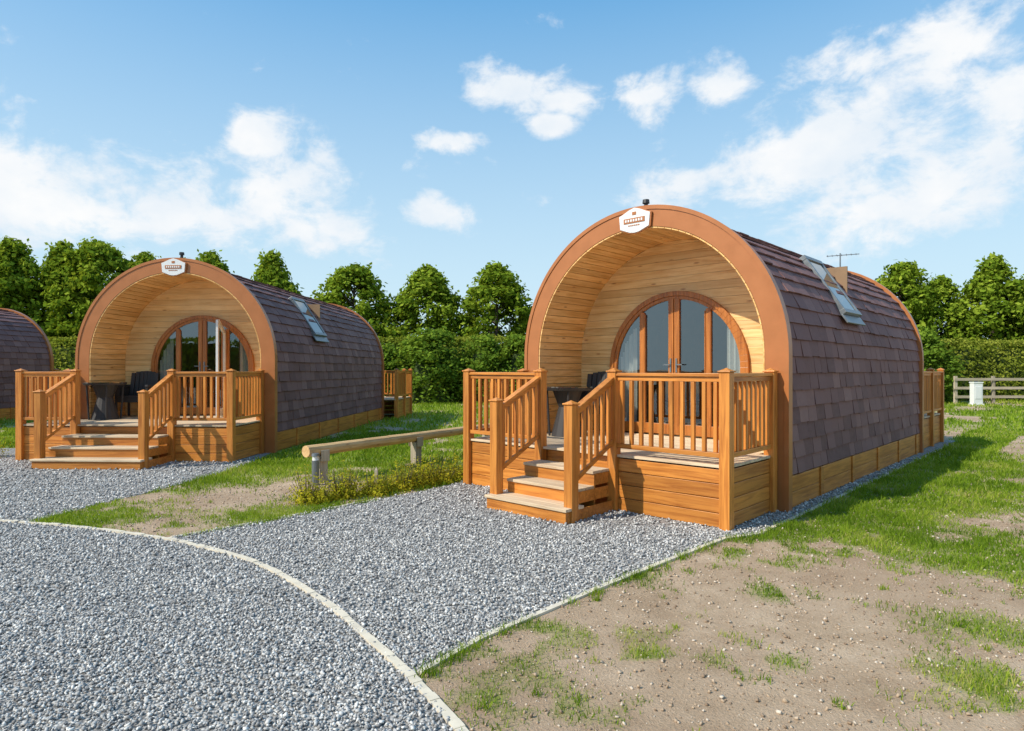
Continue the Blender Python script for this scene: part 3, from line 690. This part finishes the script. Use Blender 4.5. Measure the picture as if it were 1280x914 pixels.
# ---------------------------------------------------------------- light
EL=43; hx,hy=-.90,-.43
to_sun=Vector((hx*math.cos(math.radians(EL)),hy*math.cos(math.radians(EL)),math.sin(math.radians(EL)))).normalized()
sd=bpy.data.lights.new('sun','SUN'); sd.energy=5.0; sd.angle=math.radians(.53); sd.color=(1,.94,.83)
so=link(bpy.data.objects.new('sun',sd)); so.rotation_mode='QUATERNION'; so.rotation_quaternion=to_sun.to_track_quat('Z','Y')
W=bpy.data.worlds.new('World'); scene.world=W; W.use_nodes=True; N=W.node_tree.nodes; L=W.node_tree.links
W.cycles.sampling_method='MANUAL'; W.cycles.sample_map_resolution=512
bg=N['Background']; bg.inputs['Strength'].default_value=1
sky=N.new('ShaderNodeTexSky'); sky.sky_type='NISHITA'; sky.sun_disc=False; sky.sun_elevation=math.radians(EL); sky.sun_rotation=math.atan2(hx,hy)%(2*math.pi); sky.air_density=1.0; sky.dust_density=.4; sky.ozone_density=1.5
tc=N.new('ShaderNodeTexCoord'); sep=N.new('ShaderNodeSeparateXYZ'); L.new(tc.outputs['Generated'],sep.inputs[0])
az=math_(N,L,'MULTIPLY',math_(N,L,'ARCTAN2',sep.outputs[0],sep.outputs[1]),57.2958)
el=math_(N,L,'MULTIPLY',math_(N,L,'ARCSINE',sep.outputs[2]),57.2958)
cv=N.new('ShaderNodeCombineXYZ'); L.new(az,cv.inputs[0]); L.new(el,cv.inputs[1])
blobs=[(-21,15.0,6.5,4.2),(-21.8,17.8,3.2,2.6),(-30,12.3,10,3.4),(-39,12.6,8,3.6),(-16.0,12.4,5,2.6),(1.0,23.8,4.4,1.7),(4.8,22.9,3.2,1.2),(3.6,21.0,1.8,.9),(11.8,22.7,2.6,1.9),(18.0,22.6,2.3,1.9),(33.5,22.2,7,3.6),(28.8,22.8,3,2),(26.5,16.4,9,4.2),(33,13.2,10,3.6),(13.4,15.2,4.2,1.8),(-7.0,13.7,2.8,1.3),(-5.5,19.8,2.6,.9),(38.5,18.8,5,2.6),(-110,25,30,8),(110,22,30,7),(180,22,30,8)]
cur=None
for a_,e_,ra,re in blobs:
    m=N.new('ShaderNodeVectorMath'); m.operation='MULTIPLY_ADD'; L.new(cv.outputs[0],m.inputs[0]); m.inputs[1].default_value=(1/ra,1/re,0); m.inputs[2].default_value=(-a_/ra,-e_/re,0)
    l=N.new('ShaderNodeVectorMath'); l.operation='LENGTH'; L.new(m.outputs[0],l.inputs[0])
    v=l.outputs['Value']
    cur=v if cur is None else math_(N,L,'SMOOTH_MIN',cur,v,.12)
cur=math_(N,L,'SUBTRACT',1,cur)
mp=N.new('ShaderNodeMapping'); mp.inputs['Scale'].default_value=(1,1,1.5); L.new(tc.outputs['Generated'],mp.inputs['Vector'])
n1=noise(N,L,mp.outputs[0],11,8,.62,.2); n2=noise(N,L,mp.outputs[0],9,4,.6)
dn=math_(N,L,'ADD',math_(N,L,'MULTIPLY',math_(N,L,'MAXIMUM',cur,-.75),.9),math_(N,L,'MULTIPLY_ADD',n1,3.6,-1.72))
al=N.new('ShaderNodeMapRange'); al.interpolation_type='SMOOTHSTEP'; al.inputs[1].default_value=-.15; al.inputs[2].default_value=.75; L.new(dn,al.inputs[0])
skyc=N.new('ShaderNodeVectorMath'); skyc.operation='SCALE'; L.new(sky.outputs[0],skyc.inputs[0]); skyc.inputs['Scale'].default_value=.15
tint=mix(N,L,.6,skyc.outputs[0],(.12,.50,.95))
hz=N.new('ShaderNodeMapRange'); hz.inputs[1].default_value=32; hz.inputs[2].default_value=4; hz.inputs[3].default_value=0.0; hz.inputs[4].default_value=.95; L.new(el,hz.inputs[0])
base=mix(N,L,hz.outputs[0],tint,(.66,.86,.96))
cc=mix(N,L,math_(N,L,'MULTIPLY_ADD',n2,2.6,-.8,True),(.82,.89,.96),(1.0,1.0,1.0))
fin=mix(N,L,math_(N,L,'MULTIPLY',al.outputs[0],.96),base,cc)
L.new(fin,bg.inputs['Color'])
# ---------------------------------------------------------------- camera
cd=bpy.data.cameras.new('camera'); cd.sensor_width=36; cd.lens=22.5; cd.shift_y=.0039; cd.clip_end=3000; cd.clip_start=.05
co=link(bpy.data.objects.new('camera',cd)); co.location=(0,0,1.6); co.rotation_euler=(math.radians(90),0,0); scene.camera=co
scene.view_settings.view_transform='Standard'; scene.view_settings.look='None'; scene.view_settings.exposure=0
